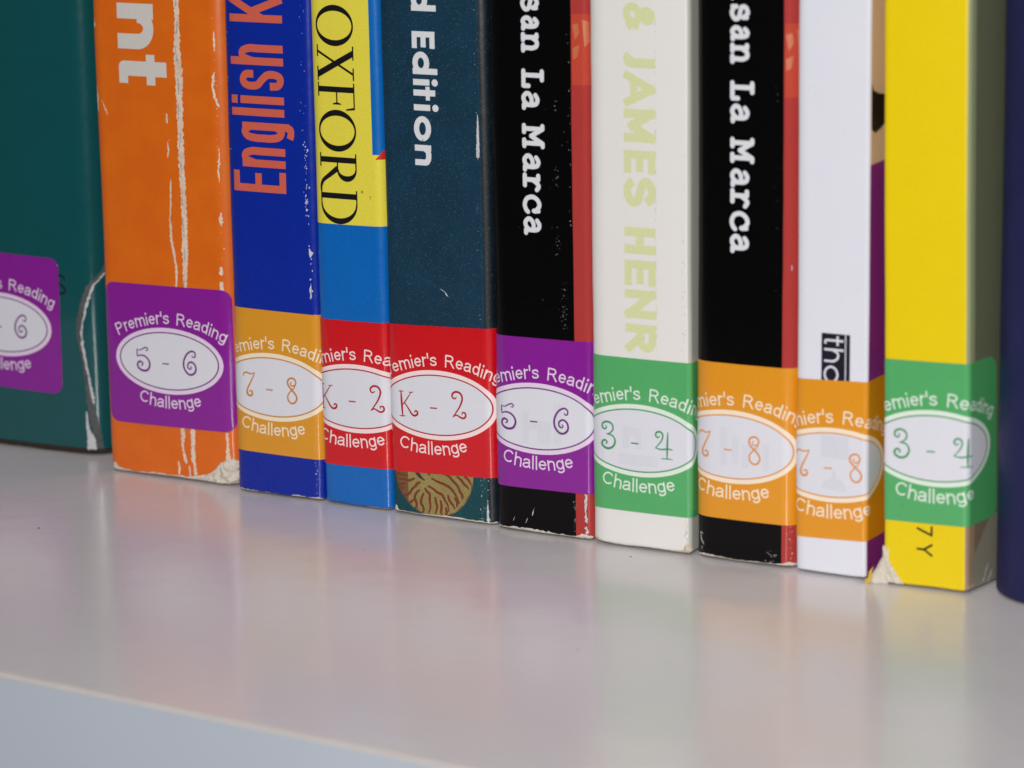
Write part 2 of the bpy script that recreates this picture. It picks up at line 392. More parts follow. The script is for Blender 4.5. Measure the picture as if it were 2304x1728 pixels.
# ------------------------------------------------------------------ stickers
STK = {}
def stk_mats(key, col, white, ink):
    if key not in STK:
        STK[key] = (printed('sticker_'+key, col, rough=0.2 if key == 'purple' else 0.3, grain=0.06, screen=0.12, angle=48, coat=0.8, bump=0.10),
                    printed('sticker_white_'+key, white, rough=0.4, grain=0.03, coat=0.1, bump=0.08),
                    printed('sticker_field_'+key, (224, 225, 234), rough=0.4, grain=0.04, coat=0.1, bump=0.08),
                    printed('sticker_ink_'+key, ink, rough=0.45, grain=0.05, coat=0.0, bump=0.05))
    return STK[key]
def sticker(bk, key, grade, cu, cv, tilt=0.0, w=30.9, h=29.1, up=0.9, label=None, cut=None):
    MB, MW, MF, MI = stk_mats(key, *STICK[key])
    ct, sn = math.cos(math.radians(tilt)), math.sin(math.radians(tilt))
    def T(p): return (cu+p[0]*ct-p[1]*sn, cv+p[0]*sn+p[1]*ct)
    def TP(ps): return [[T(q) for q in p] for p in ps]
    r = 2.3; b = []
    for (x, y, a) in ((w/2-r, h/2-r, 0), (-w/2+r, h/2-r, 90), (-w/2+r, -h/2+r, 180), (w/2-r, -h/2+r, 270)):
        b += arc(x, y+up, r, r, a, a+90, 6)
    st = bk.decal('sticker', TP([b]), 0.11, MB, skirt=0.10, label=label)
    bk.decal('oval_border', TP([arc(0, 0, 13.2, 6.85, 0, 357, 72)]), 0.125, MW, st)
    bk.decal('oval_line', TP(ring(0, 0, 12.25, 6.0, 11.95, 5.75, n=64)), 0.155, MI, st)
    bk.decal('oval_field', TP([arc(0, 0, 11.95, 5.75, 0, 357, 72)]), 0.14, MF, st)
    top = arctext("Premier's Reading", 0.7, 7.75-28.4, 28.4, True, 2.35, 0.29, 27.2)
    bk.decal('wording', TP(top), 0.13, MW, st)
    bk.decal('wording', TP(arctext('Challenge', -1.3 if key == 'red' else 0.0, -9.75+27, 27, False, 2.4, 0.30, 15.9)), 0.13, MW, st)
    a, c = grade[0], grade[-1]
    g = {'5': (-8.2, -2.5, 3.9), 'K': (-8.7, -2.6, 4.6), '7': (-7.1, -2.3, 2.9), '3': (-7.9, -2.2, 3.3)}[a]
    h_ = {'6': (3.3, -2.5, 3.6), '2': (3.3, -2.4, 3.2), '8': (3.2, -2.9, 2.9), '4': (3.3, -3.0, 4.0)}[c]
    num = curly(a, *g)+[rect(-1.5, -.72, .1, -.45)]+curly(c, *h_)
    bk.decal('grade_number', TP(num), 0.16, MI, st)
    return st
STICK = {  # background, white, ink
 'purple': ((142, 26, 156), (232, 214, 236), (112, 36, 130)), 'amber': ((232, 158, 36), (246, 232, 205), (200, 130, 40)),
 'red': ((216, 10, 24), (250, 226, 226), (176, 36, 44)), 'green': ((86, 180, 108), (226, 240, 226), (60, 150, 96)),
 'orange': ((238, 156, 26), (248, 232, 208), (226, 148, 76))}
def down(bk_u0, v_start):          # text reading downwards, tops to the right
    return lambda x, y: (bk_u0+y, v_start-x)
def upw(u_base, v_start):          # text reading upwards, tops to the left
    return lambda x, y: (u_base-y, v_start+x)
def boxed(defs, x0, x1, y0, y1, w, cap, T, skew=1):
    fx = lambda x, y: T(x0+w/2+x*(x1-x0-w), y0+w/2+y*(y1-y0-w))
    return strokes(defs, fx, w, cap)
def worn_or_shaded_bottom(bk, u0, u1, lo, hi, seed, mat, bumps=(), name='worn_or_shaded_edge', lift=0.05):
    r = random.Random(seed); top = []; u = u0; k = r.uniform(lo, hi)
    while u < u1:
        k += r.uniform(-1, 1)*(hi-lo)*0.45; k = min(hi, max(lo, k))
        e = sum(b[2]*math.exp(-((u-b[0])/b[1])**2) for b in bumps)
        top.append((u, max(0.12, k+e))); u += r.uniform(.18, .5)
    top.append((u1, k))
    return bk.decal(name, [[(u0, 0.02), (u1, 0.02)]+top[::-1]], lift, mat, dome=lambda a, b: 0.06*r.random(), grid=0.45)
def crack(pts, w, rnd, jag=0.25, step=0.35):
    """ragged strip along pts (u, v, relative width)"""
    out = []; L = []; R = []
    for (a, b) in zip(pts, pts[1:]):
        n = max(1, int(math.hypot(b[0]-a[0], b[1]-a[1])/step))
        for i in range(n):
            t = i/n; x = a[0]+(b[0]-a[0])*t; y = a[1]+(b[1]-a[1])*t; k = (a[2]+(b[2]-a[2])*t)*w
            L.append((x-k/2*(1+rnd.uniform(-jag, jag)*2.0)+rnd.uniform(-jag, jag)*.25, y)); R.append((x+k/2*(1+rnd.uniform(-jag, jag)*2.0)+rnd.uniform(-jag, jag)*.25, y))
    e = pts[-1]; L.append((e[0]-.04, e[1])); R.append((e[0]+.04, e[1]))
    return [[L[i], R[i], R[i+1], L[i+1]] for i in range(len(L)-1) if R[i][0] > L[i][0] and R[i+1][0] > L[i+1][0]]
def specks(rnd, u, su, v0, v1, n, s0, s1, tall=1.8):
    out = []
    for i in range(n):
        x = rnd.gauss(u, su); y = rnd.uniform(v0, v1); s = rnd.uniform(s0, s1)*rnd.uniform(.5, 1.0)
        out.append([(x+s*rnd.uniform(.6, 1)*math.cos(a), y+s*tall*rnd.uniform(.5, 1)*math.sin(a)) for a in [k*math.pi/3.5 for k in range(7)]])
    return out

MPAGE = paper('page_paper', (225, 216, 196), (170, 150, 120))
MWORN = paper('torn_paper', (226, 219, 206), (150, 132, 112))
MWORN2 = paper('grubby_paper', (190, 180, 160), (90, 78, 66))
MCRACK = paper('cracked_white', (238, 222, 204), (170, 110, 70))
MCORE = paper('crack_core', (192, 186, 178), (96, 84, 74))
MFOIL = paper('dark_tear', (96, 98, 100), (22, 22, 24), rough=0.55)
MBLACK = printed('black_ink', (14, 12, 16), rough=0.4, coat=0.1)
MSCUFF = paper('scuff_white', (208, 209, 212), (160, 160, 165))

exec_order = []
# ================================================================== shelf
k = NT('shelf_laminate'); co = k.N('ShaderNodeTexCoord').outputs['Object']
c = k.mix(k.ramp(k.noise(co, 9, 3), 0.3, 0.7), rgba((220, 216, 220)), rgba((228, 223, 225)))
k.l.new(c, k.b.inputs['Base Color'])
k.l.new(k.math('ADD', k.math('MULTIPLY', k.noise(co, 26, 4), 0.10), 0.17), k.b.inputs['Roughness'])
k.b.inputs['Specular IOR Level'].default_value = 0.42
bp = k.N('ShaderNodeBump'); bp.inputs['Strength'].default_value = 0.10; bp.inputs['Distance'].default_value = 0.0002
k.l.new(k.math('ADD', k.noise(co, 900, 2), k.math('MULTIPLY', k.noise(co, 70, 3), 9.0)), bp.inputs['Height']); k.l.new(bp.outputs[0], k.b.inputs['Normal'])
k.b.inputs['Coat Weight'].default_value = 0.12; k.b.inputs['Coat Roughness'].default_value = 0.13
MSHELF = k.m
k = NT('shelf_edge_band'); co = k.N('ShaderNodeTexCoord').outputs['Object']
c = k.mix(k.ramp(k.noise(co, 14, 3), 0.3, 0.7), rgba((184, 192, 204)), rgba((190, 198, 209)))
k.l.new(c, k.b.inputs['Base Color']); k.b.inputs['Roughness'].default_value = 0.42
MEDGE = k.m
k = NT('shelf_arris'); co = k.N('ShaderNodeTexCoord').outputs['Object']
c = k.mix(k.ramp(k.noise(co, 150, 4), 0.3, 0.7), rgba((202, 196, 192)), rgba((194, 189, 185)))
k.l.new(c, k.b.inputs['Base Color']); k.b.inputs['Roughness'].default_value = 0.4
MARRIS = k.m
def fy(x): return -117.18-0.0725*x
XA, XB = -420, 700
shelf = bpy.data.objects.new('shelf', None); S.collection.objects.link(shelf)
shelf['label'] = 'glossy white laminate shelf board the row of books stands on'; shelf['category'] = 'shelf'
def slab(name, prof, mat, smooth=False):
    """prof: (distance behind the front line, z) swept along the shelf's front line"""
    n = len(prof); V = []; F = []
    for x in (XA, XB):
        for (d, z) in prof: V.append((x, fy(x)+d, z))
    for i in range(n): j = (i+1) % n; F.append((i, j, n+j, n+i))
    F.append(tuple(range(n))[::-1]); F.append(tuple(range(n, 2*n)))
    return obj(name, V, F, mat, shelf, smooth=smooth)
slab('board', [(1.05, 0), (1.05, -18), (300, -18), (300, 0)][::-1], MSHELF)
slab('edge_band', [(0.0, -0.75), (0.0, -17.3), (0.5, -17.9), (1.0, -17.9), (1.0, -0.75)][::-1], MEDGE)
slab('edge_highlight', [(1.0, -0.01), (0.6, -0.06), (0.25, -0.25), (0.03, -0.7), (1.0, -0.7)][::-1], MARRIS)  # rounded arris strip; its own tone paints in the highlight along the edge
rd = random.Random(5); V = []; F = []
for (x, y, s) in ((15, -44, .35), (146, -68, .3), (127, -12, .25), (80, -30, .2), (29, -70, .15), (100, -40, .12), (190, -60, .15), (60, -14, .15), (150, -30, .12)):
    b = len(V)
    s *= .75
    for i in range(6): a = i*math.pi/3; V.append((x+s*math.cos(a)*rd.uniform(.7, 1.3), y+s*math.sin(a)*rd.uniform(.6, 1.6), .02))
    V.append((x, y, .02+s*.6)); F += [(b+i, b+(i+1) % 6, b+6) for i in range(6)]
o = obj('dust', V, F, paper('dust_brown', (92, 62, 58), (40, 30, 28))); o['kind'] = 'stuff'; o['label'] = 'tiny dark specks of dust scattered on the white shelf'
o['category'] = 'dust'
def ghost(b, polys, col):
    """the print under the thin sticker that shows through its oval"""
    b.decal('show_through', polys, 0.148, printed('show_through', col, rough=.4, coat=.1), [c for c in b.root.children if c.name.startswith('sticker')][0])
# ================================================================== book: teal, far left
m = printed('teal_cover', (0, 80, 84), regions=[([(0, -1, -1.5)], (30, 26, 20))], rough=0.19, grain=0.12, coat=0.8, spec=0.5, bump=0.05)  # dark region at the foot: shade under the lifted cover, painted in
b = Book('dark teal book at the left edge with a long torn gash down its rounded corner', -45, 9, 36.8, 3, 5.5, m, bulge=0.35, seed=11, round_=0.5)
sticker(b, 'purple', '5-6', 11.2, 26.6, -1.0)
TS = [('C', 1, .8, .75, .97, .4, 1, .06, .88, .08, .66, .5, .5, .92, .34, .95, .12, .6, 0, .25, .03, 0, .22)]
b.decal('title_lettering', boxed(TS, 25.9, 28.5, 34.2, 38.5, .42, 'rd', lambda x, y: (x, y)), 0.03, MBLACK)
r = random.Random(3)
g = [(38.6, 42, .5), (37.0, 39, .9), (34.2, 36.4, 1.1), (32.7, 32.7, 1.25), (31.7, 29, 1.2), (31.3, 26.5, 1.1), (31.6, 23.3, .8), (32.3, 19, .75), (32.8, 15.4, .9), (33.3, 11, 1.2), (33.8, 8.2, 1.4), (34.6, 4.5, 1.3), (35.0, 1.0, 1.3)]
b.decal('gash', crack([(u, v, w*1.25) for u, v, w in g], 1, r, .12), 0.03, MFOIL)
b.decal('gash_edge', crack([(u+w*.62, v, .45) for u, v, w in g[1:-3]], 1, r, .35), 0.06, MSCUFF)
b.decal('gash_edge', crack([(32.3, 9.5, .3), (32.5, 6, .7), (33.2, 3.5, 1.7), (33.2, 1.0, 2.0)], 1, r, .1), 0.055, MSCUFF)
worn_or_shaded_bottom(b, 2, 40, 1.2, 1.55, 5, paper('foot_shadow', (58, 50, 40), (25, 22, 18)), lift=.04)  # not wear: dark strip painting the shadow beneath the cover board

# ================================================================== book: orange
m = printed('orange_cover', (232, 106, 10), rough=0.34, grain=0.10, screen=0.07, angle=30, blot=0.25)
b = Book('wide orange book with cracked white creases down its spine and a purple sticker', 0, 0, 32.1, 2.2, 4.0, m, bulge=0.25, seed=2, round_=0.9)
sticker(b, 'purple', '5-6', 15.8, 24.7, 0.7)
T = down(6.3, 96.9)
n_ = [rect(0, 0, 3.1, 8.9)]+ring(4.95, 4.9, 4.15, 4.0, 1.1, 1.5, 0, 180, 20)+[rect(6.05, 0, 9.1, 4.95), rect(3.0, 6.4, 5.0, 8.3)]
T2 = 10.1
t_ = [rect(T2+1.4, 1.2, T2+4.4, 11.7), rect(T2, 6.8, T2+6.1, 8.9), rect(T2+2.6, 0, T2+5.9, 2.2), rect(T2+1.4, 1.0, T2+3.0, 3)]+[[(T2+2.7, 1.3)]+arc(T2+2.7, 1.3, 1.3, 1.3, 180, 270, 8)]
i_ = [rect(-4.4, 0, -1.2, 8.9), rect(-4.4, 9.9, -1.2, 12)]
b.decal('title_lettering', [[T(*q) for q in p] for p in n_+t_+i_], 0.03, printed('title_white', (216, 212, 206), rough=0.45, coat=0.1))
r = random.Random(8)
main = [(20.9, 130, 1), (20.8, 98, 1.1), (20.9, 93, 1.0), (20.7, 88.4, 1.35), (20.9, 84, 1.5), (20.85, 80, 1.5), (20.8, 75, 1.2), (20.75, 71.5, 1.1), (20.6, 68, 1.3), (20.6, 64, 1.1), (20.7, 61.8, 1.25), (20.75, 56, 1.1), (20.8, 53.3, 1.2), (20.7, 49, 1.3), (20.6, 44.6, 1.1), (20.5, 41, .7), (20.5, 38, .6)]
b.decal('crease', crack(main, 1.1, r, .16), 0.035, MCRACK)
b.decal('crease', [p for p in crack([(u-.18+.22*math.sin(v*.9), v, w*.2) for u, v, w in main], 1.0, r, .35) if math.sin(p[0][1]*1.1)+r.uniform(-.6, .6) > -.25], 0.06, MCORE)
fine = [[(17.3, 54, .35), (17.5, 50, .5), (18.1, 46, .5), (18.5, 44.2, .5), (18.3, 41, .35), (18.3, 39, .3)], [(17.6, 75.2, .2), (17.6, 73.6, .35), (17.7, 73.2, .1)], [(17.5, 69.5, .15), (17.7, 68, .35), (17.4, 66.4, .2)],
        [(17.9, 61.9, .2), (17.8, 60.5, .3), (17.6, 57, .25), (17.3, 54, .3)], [(18.7, 12, .7), (18.6, 8.4, .8), (18.5, 7.4, .45), (19.1, 4.2, .65), (19.2, 3.6, .3)], [(21.1, 12, .9), (21.0, 5, .85), (21.3, 3.2, .6), (21.4, 1.2, .7)], [(17.3, 4, .25), (17.5, 2.4, .5), (17.4, 1.0, .35)],
        [(19.9, 3.4, .3), (20.1, 1, .4)], [(29.3, 11, .55), (29.3, 8, .5), (29.4, 6, .9), (29.4, 5, .9)],
        [(29.3, 84, .15), (29.0, 83, .5), (28.75, 81, .5), (29.1, 79, .45), (29.8, 77.4, .5), (29.9, 77, .1)], [(29.4, 92, .12), (29.35, 90, .4), (29.4, 88, .12)], [(29.6, 69, .12), (29.5, 65.8, .35), (29.2, 64.5, .3), (29.4, 62, .15)],
        [(29.4, 56, .2), (29.4, 54.8, .7), (29.4, 53.4, .5)], [(29.1, 45, .4), (29.1, 43.6, .7), (29.2, 43.2, .3)], [(29.1, 42, .5), (29.1, 40, .7), (29.1, 38, .5)], [(1.6, 77.2, .1), (2.2, 75.8, .22), (3.0, 74.2, .15)], [(.3, 80, .15), (.35, 77, .5), (.4, 74.8, .15)], [(.3, 93.5, .1), (.35, 92.4, .4), (.3, 91.5, .1)]]
for f_ in fine: b.decal('crease', crack(f_, 1.1, r, .22), 0.045, MCRACK)
b.decal('scuff', specks(r, 29.4, .15, 40, 98, 34, .05, .16)+specks(r, 18, .25, 40, 78, 16, .04, .1)+specks(r, .5, .2, 12, 50, 14, .05, .15), 0.05, MCRACK)
worn_or_shaded_bottom(b, .2, 33.5, .35, 1.05, 12, MWORN, bumps=[(.9, .8, 1.6), (24, 2.5, .8)])
rr_ = random.Random(21)
lump = [(21.8, .05), (32.9, .05), (32.9, 4.9), (31.4, 5.2), (30.3, 5.7), (28.9, 5.3), (27.5, 4.7), (26.4, 3.4), (25.4, 2.6), (24.0, 1.9), (22.8, 1.2)]
b.decal('torn_corner', [lump], 0.06, MWORN, grid=0.35, dome=lambda u, v: (0.25+0.95*math.exp(-((u-29.6)/2.4)**2-((v-2.4)/1.9)**2)+0.45*math.exp(-((u-26)/1.5)**2-((v-1.0)/1.0)**2))*(1.0+1.1*noise.noise(Vector((u*.75, v*.9, 3))))+.35*noise.noise(Vector((u*1.9, v*2.1, 9)))+rr_.uniform(-.03, .03))

# ================================================================== book: blue, orange lettering
m = printed('blue_cover', (4, 40, 158), rough=0.28, grain=0.16, coat=0.2)
b = Book('blue book with orange upward lettering and an amber sticker', 33.1, -2.7, 20.7, 3.2, 2.1, m, bulge=0.12, seed=3, lean=.25)
sticker(b, 'amber', '7-8', 9.4, 22.3, -0.6)
w = 1.5; T = upw(14.0, 0)
def bx(defs, v0, v1, y0, y1, w=w, cap='sq'): return boxed(defs, v0, v1, y0, y1, w, cap, T)
L = bx([('L', 0, 0, 0, 1), ('L', 0, 0, 1, 0), ('L', 0, 1, 1, 1), ('L', 0, .52, .85, .52)], 61.3, 65.4, 0, 12.4)
L += bx([('L', 0, 0, 0, 1), ('C', 0, .72, .3, .98, .75, 1.0, 1, .82, 1, .6), ('L', 1, .6, 1, 0)], 66.2, 70.1, 0, 10.1)
L += bx([('L', 1, .98, 1, -.12), ('C', 1, -.12, .85, -.24, .4, -.25, .05, -.22), ('C', 1, .85, .6, 1.0, .15, .92, 0, .7, 0, .5, 0, .3, .15, .08, .6, 0, 1, .15)], 71.2, 75.0, 0, 10.1)
L += bx([('L', 0.5, 0, 0.5, 1)], 76.2, 77.8, 0, 12.4)+bx([('L', .5, 0, .5, 1)], 78.6, 80.2, 0, 10.2)+[[T(*q) for q in rect(78.6, 10.9, 80.2, 12.4)]]
L += bx([('C', 1, .72, .96, .92, .6, 1, .2, .97, .0, .82, .08, .62, .5, .5, .92, .36, 1, .18, .8, .02, .4, 0, .05, .08, 0, .28)], 81.4, 85.2, 0, 10.2)
L += bx([('L', 0, 0, 0, 1)], 86.2, 90.2, 0, 12.4)+bx([('C', 0, .72, .3, .98, .75, 1.0, 1, .82, 1, .6), ('L', 1, .6, 1, 0)], 86.2, 90.2, 0, 10.2)
L += bx([('L', 0, 0, 0, 1), ('L', .1, .42, 1, 1), ('L', .35, .6, 1, 0)], 94.5, 99.6, 0, 12.4)
L += bx([('L', 0, 0, 0, 1)], 101, 102.6, 0, 10)
b.decal('title_lettering', L, 0.03, printed('coral_ink', (216, 100, 78), rough=0.4, coat=0.1, grain=0.06, screen=0.08))
r = random.Random(9)
b.decal('scuff', specks(r, 18.6, .25, 57, 72, 46, .05, .24)+specks(r, 18.4, .35, 66, 100, 26, .03, .11)+specks(r, 19.1, .2, 37, 57, 16, .08, .22)+specks(r, 19.1, .15, 1, 9, 14, .04, .12)+specks(r, .5, .2, 60, 100, 20, .04, .12)
        +crack([(19.0, 44, .1), (18.8, 42.5, .35), (19.0, 41, .15)], 1, r)+crack([(18.9, 50.8, .3), (19.1, 50, 1.0), (19.0, 49, .4)], 1, r), 0.04, MSCUFF)
worn_or_shaded_bottom(b, .2, 20.5, .12, .75, 4, MWORN, bumps=[(1.2, 1.2, .5), (18.5, 1.5, .5)])

# ================================================================== book: yellow / light blue dictionary
m = printed('yellow_blue_cover', (240, 226, 74), regions=[([(1, 0, 13.35), (0, 1, 70.2)], (0, 106, 192)), ([(0.012, -1, -56.2)], (0, 104, 192)), ([(1, -.9, -48.4), (1, 0, 13.4), (0, 1, 69.3), (-.3, -1, -75.8)], (206, 50, 30))], rough=0.28, coat=0.45, grain=0.14, fibre=0.14)
b = Book('yellow and light blue book with black serif capitals and a red sticker', 54.4, -3.4, 15.8, 2.6, 2.3, m, bulge=0.10, seed=4, lean=-.4)
sticker(b, 'red', 'K-2', 8.0, 22.0, 0.8)
T = down(1.4, 0); HC = 8.4
def q(ps): return [[T(x, y) for x, y in p] for p in ps]
L = []
def bigO(x0, x1): return ring((x0+x1)/2, HC/2, (x1-x0)/2, HC/2+.1, (x1-x0)/2-1.15, HC/2-.28, n=44)
L += bigO(-98.6, -90.7)
x = -90.9; L += [[(x+.75, HC), (x+2.05, HC), (x+6.45, 0), (x+5.1, 0)], [(x+5.35, HC), (x+5.85, HC), (x+1.35, 0), (x+.85, 0)], rect(x+.1, HC-.3, x+2.8, HC), rect(x+4.3, HC-.3, x+6.7, HC), rect(x, 0, x+2.3, .3), rect(x+4.1, 0, x+6.9, .3)]
x = -83.7; L += [rect(x+.75, 0, x+1.85, HC), rect(x, 0, x+2.7, .3), rect(x, HC-.3, x+5.0, HC), [(x+4.6, HC), (x+5.1, HC), (x+5.3, HC-2), (x+5.0, HC-2)], rect(x+1.7, 4.2, x+3.9, 4.5), [(x+3.7, 4.35), (x+4.0, 5.3), (x+4.2, 5.3), (x+4.2, 3.4), (x+4.0, 3.4)]]
L += bigO(-78.5, -70.4)
x = -70.1; L += [rect(x+.75, 0, x+1.85, HC), rect(x, 0, x+2.7, .3), rect(x, HC-.3, x+3.2, HC), rect(x+1.8, 3.9, x+3.2, 4.2)]+ring(x+3.1, 6.15, 2.35, 2.25, 1.25, 1.9, -90, 90, 18)+ribbon(spline([(x+2.9, 4.1), (x+4.2, 2.3), (x+5.4, .7), (x+6.6, .15), (x+7.6, .2)]), lambda t: 1.1-.75*t)
x = -62.7; L += [rect(x+.35, 0, x+1.45, HC), rect(x-.3, 0, x+2.6, .3), rect(x-.3, HC-.3, x+2.6, HC)]+ring(x+2.4, HC/2, 4.0, HC/2, 2.85, HC/2-.35, -90, 90, 24)
b.decal('title_lettering', q(L), 0.03, MBLACK)
r = random.Random(10)
b.decal('stain', [disc(10.9, 62.9, .3, 12)], 0.03, printed('stain', (178, 158, 50), rough=.5)); b.decal('stain', specks(r, 12.7, .08, 61.6, 62.5, 6, .05, .16), 0.03, printed('stain_dark', (110, 96, 50), rough=.5))
b.decal('scuff', specks(r, 13.4, .2, 4, 48, 60, .02, .07)+specks(r, 12.4, .4, 88, 98, 10, .02, .1)+specks(r, 7, 3.5, 38, 56, 60, .02, .05), 0.03, printed('pale_scuff', (110, 160, 215), rough=.5))
worn_or_shaded_bottom(b, 10, 15.8, .1, .4, 6, MWORN2)

# ================================================================== book: teal with shell picture
m = printed('navy_teal_cover', (12, 54, 76), rough=0.42, grain=0.35, fibre=0.5, coat=0.04, bump=0.5, regions=[([(0, -1, -16)], (8, 72, 80)), ([(1, 0, 21.4)], (8, 24, 32))], blot=0.3)  # right-corner region: shade of the turned side painted darker
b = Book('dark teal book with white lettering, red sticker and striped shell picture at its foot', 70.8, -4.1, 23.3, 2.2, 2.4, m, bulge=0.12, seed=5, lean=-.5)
sticker(b, 'red', 'K-2', 10.6, 22.7, 2.0)
T = down(7.1, 0)
def bx(defs, a, c, y0, y1, w=1.15, cap='sq'): return boxed(defs, -a, -c, y0, y1, w, cap, T)
BE = [('L', 0, 0, 0, 1), ('L', 0, 0, 1, 0), ('L', 0, 1, 1, 1), ('L', 0, .5, .9, .5)]
BD = [('A', .5, .5, .5, .5, 0, 360)]
BN = [('L', 0, 0, 0, 1), ('C', 0, .55, .2, .92, .6, 1.0, .95, .85, 1, .5), ('L', 1, .5, 1, 0)]
L = bx(BD, 102.4, 98.2, 0, 3.6)+bx([('L', 1, 0, 1, 1)], 102.4, 98.2, 0, 5.4)
L += bx(BE, 94.4, 91.2, 0, 5.0, 1.1)
L += bx(BD, 90.6, 86.3, 0, 3.7)+bx([('L', 1, 0, 1, 1)], 90.6, 86.3, 0, 5.4)
L += bx([('L', .5, 0, .5, 1)], 85.4, 84.2, 0, 3.6)+[disc(*T(-84.8, 4.75), .68, 16)]
L += bx([('L', .5, 0, .5, 1)], 83.4, 82.2, 0, 4.8)+bx([('L', 0, .5, 1, .5)], 84.0, 81.4, 2.7, 3.6, .9)
L += bx([('L', .5, 0, .5, 1)], 80.6, 79.4, 0, 3.6)+[disc(*T(-80.0, 4.75), .68, 16)]
L += bx(BD, 78.4, 73.6, -.1, 3.7)+bx(BN, 72.9, 69.0, 0, 3.6)
b.decal('title_lettering', L, 0.03, printed('edition_white', (226, 228, 232), rough=0.45, coat=0.1))
# striped shell picture
MSH = printed('shell_tan', (158, 142, 82), rough=0.45, regions=[([(-1, 0, -3.6)], (118, 88, 46))], grain=0.4, blot=0.3); MSR = printed('shell_rust', (124, 58, 24), rough=0.45, grain=0.3)
sh = b.decal('shell_picture', [arc(9.4, 9.6, 8.9, 9.2, 0, 355, 60)], 0.03, MSH)
r = random.Random(4); st = []
TR = ['900,430 1000,490 1120,540 1220,600 1290,680 1350,790 1390,900', '830,570 920,620 1000,690 1090,740 1130,830 1180,920 1200,1050', '780,600 800,660 860,720 860,830 870,960 830,1080',
 '1080,340 1200,390 1280,480 1360,570 1410,680 1460,780', '1350,400 1420,460 1480,540 1540,600 1560,640', '760,700 720,780 700,880 740,960 740,1030 690,1090', '690,640 620,700 590,780 610,860 620,940 560,1010 500,1040',
 '640,560 550,620 500,700 420,740 330,710 270,660', '590,820 520,860 460,920 400,910 340,870', '600,430 500,470 420,450 320,440 240,400', '440,520 350,540 270,530 220,500', '420,600 330,610 260,590', '960,770 970,860 990,960 950,1100',
 '1050,830 1070,930 1060,1050 1080,1130', '1190,730 1210,830 1270,920 1310,1000', '430,790 370,810 300,760', '260,330 360,360 470,380', '1480,400 1560,470 1600,560', '1380,660 1440,740 1440,820', '1300,780 1350,870 1340,960', '1140,960 1160,1050 1140,1110',
 '870,380 850,330 880,280', '1230,300 1400,340 1500,360', '700,500 640,530 600,560']
for t in TR:
    P = [tuple(map(float, p.split(','))) for p in t.split()]
    P = [((x-190)/79.5, 12.15-y*.0109+.0014*(x-450)) for x, y in P]
    st += ribbon(spline(P, 5), lambda t: .2+.38*math.sin(math.pi*min(1, .15+t*.8)))
st += ribbon(arc(9.4, 9.6, 8.75, 9.05, 190, 350, 50), lambda t: .12+.08*math.sin(60*t))
b.decal('shell_stripes', st, 0.045, MSR, sh, clip=lambda u, v: ((u-9.4)/8.9)**2+((v-9.6)/9.2)**2 < 1)
b.decal('shell_eye', crack([(4.9, 10.5, .8), (5.6, 8.9, 1.0), (6.6, 7.9, .9), (7.4, 7.4, .3)], 1, r, .2), 0.055, printed('shell_dark', (48, 52, 46), rough=.5), sh)
b.decal('scuff', specks(r, 20.3, .25, 0, 10, 26, .04, .13)+specks(r, 21.3, .12, 0, 9, 10, .05, .18)+crack([(21.3, 4.6, .12), (21.3, 2, .5), (21.4, .3, .7)], 1, r)+specks(r, 20.6, .2, 40, 100, 34, .02, .08)
        +crack([(20.9, 79.3, .1), (20.9, 76, .5), (20.8, 71.3, .75), (20.8, 71, .1)], 1, r, .1)+crack([(12.0, 45.5, .12), (12.6, 45.2, .3), (13.1, 44.9, .2), (13.5, 44.3, .35), (13.8, 44.1, .1)], 1, r), 0.05, MSCUFF)
worn_or_shaded_bottom(b, .1, 23.2, .5, .85, 7, MWORN, bumps=[(.6, .5, 1.5)])

# ================================================================== the two black books, same title
COUR = {
 'L': [('L', .1, 0, .75, 0, 1, 0, 1, .28), ('L', .35, 0, .35, 1), ('L', .1, 1, .62, 1)],
 'M': [('L', .0, 0, .32, 0), ('L', .7, 0, 1, 0), ('L', .15, 0, .15, 1), ('L', 0, 1, .15, 1, .5, .38, .85, 1, 1, 1), ('L', .85, 1, .85, 0)],
 'a': [('C', .12, .84, .4, 1.0, .68, .92, .78, .65, .78, .3, .78, .08), ('L', .78, .02, 1, .02), ('C', .78, .55, .4, .58, .08, .42, .02, .2, .25, 0, .55, .05, .78, .28)],
 'n': [('L', .0, 0, .35, 0), ('L', .65, 0, 1, 0), ('L', .17, 0, .17, .97), ('L', 0, .97, .17, .97), ('C', .17, .62, .4, .95, .68, .97, .83, .7, .83, .4), ('L', .83, .4, .83, 0)],
 'r': [('L', .0, 0, .72, 0), ('L', .32, 0, .32, .97), ('L', .04, .97, .32, .97), ('C', .32, .55, .5, .82, .75, 1.0, 1, .86)],
 'c': [('C', .92, .62, .92, .96), ('C', .95, .72, .6, 1.02, .22, .92, 0, .55, .12, .14, .5, -.03, .85, .06, 1, .2)],
 's': [('C', .85, .95, .85, .7), ('C', .85, .8, .5, 1.02, .12, .88, .12, .62, .5, .52, .9, .4, .95, .15, .55, -.03, .12, .1), ('L', .08, .02, .08, .28)],
 'u': [('L', 0, .97, .17, .97, .17, .35), ('C', .17, .35, .25, .04, .55, -.02, .8, .3), ('L', .62, .97, .83, .97, .83, 0, 1, 0)],
 'S': [('L', .88, 1, .88, .72), ('C', .88, .84, .5, 1.02, .12, .88, .1, .64, .5, .52, .92, .38, .95, .12, .55, -.03, .12, .1), ('L', .08, 0, .08, .28)],
}
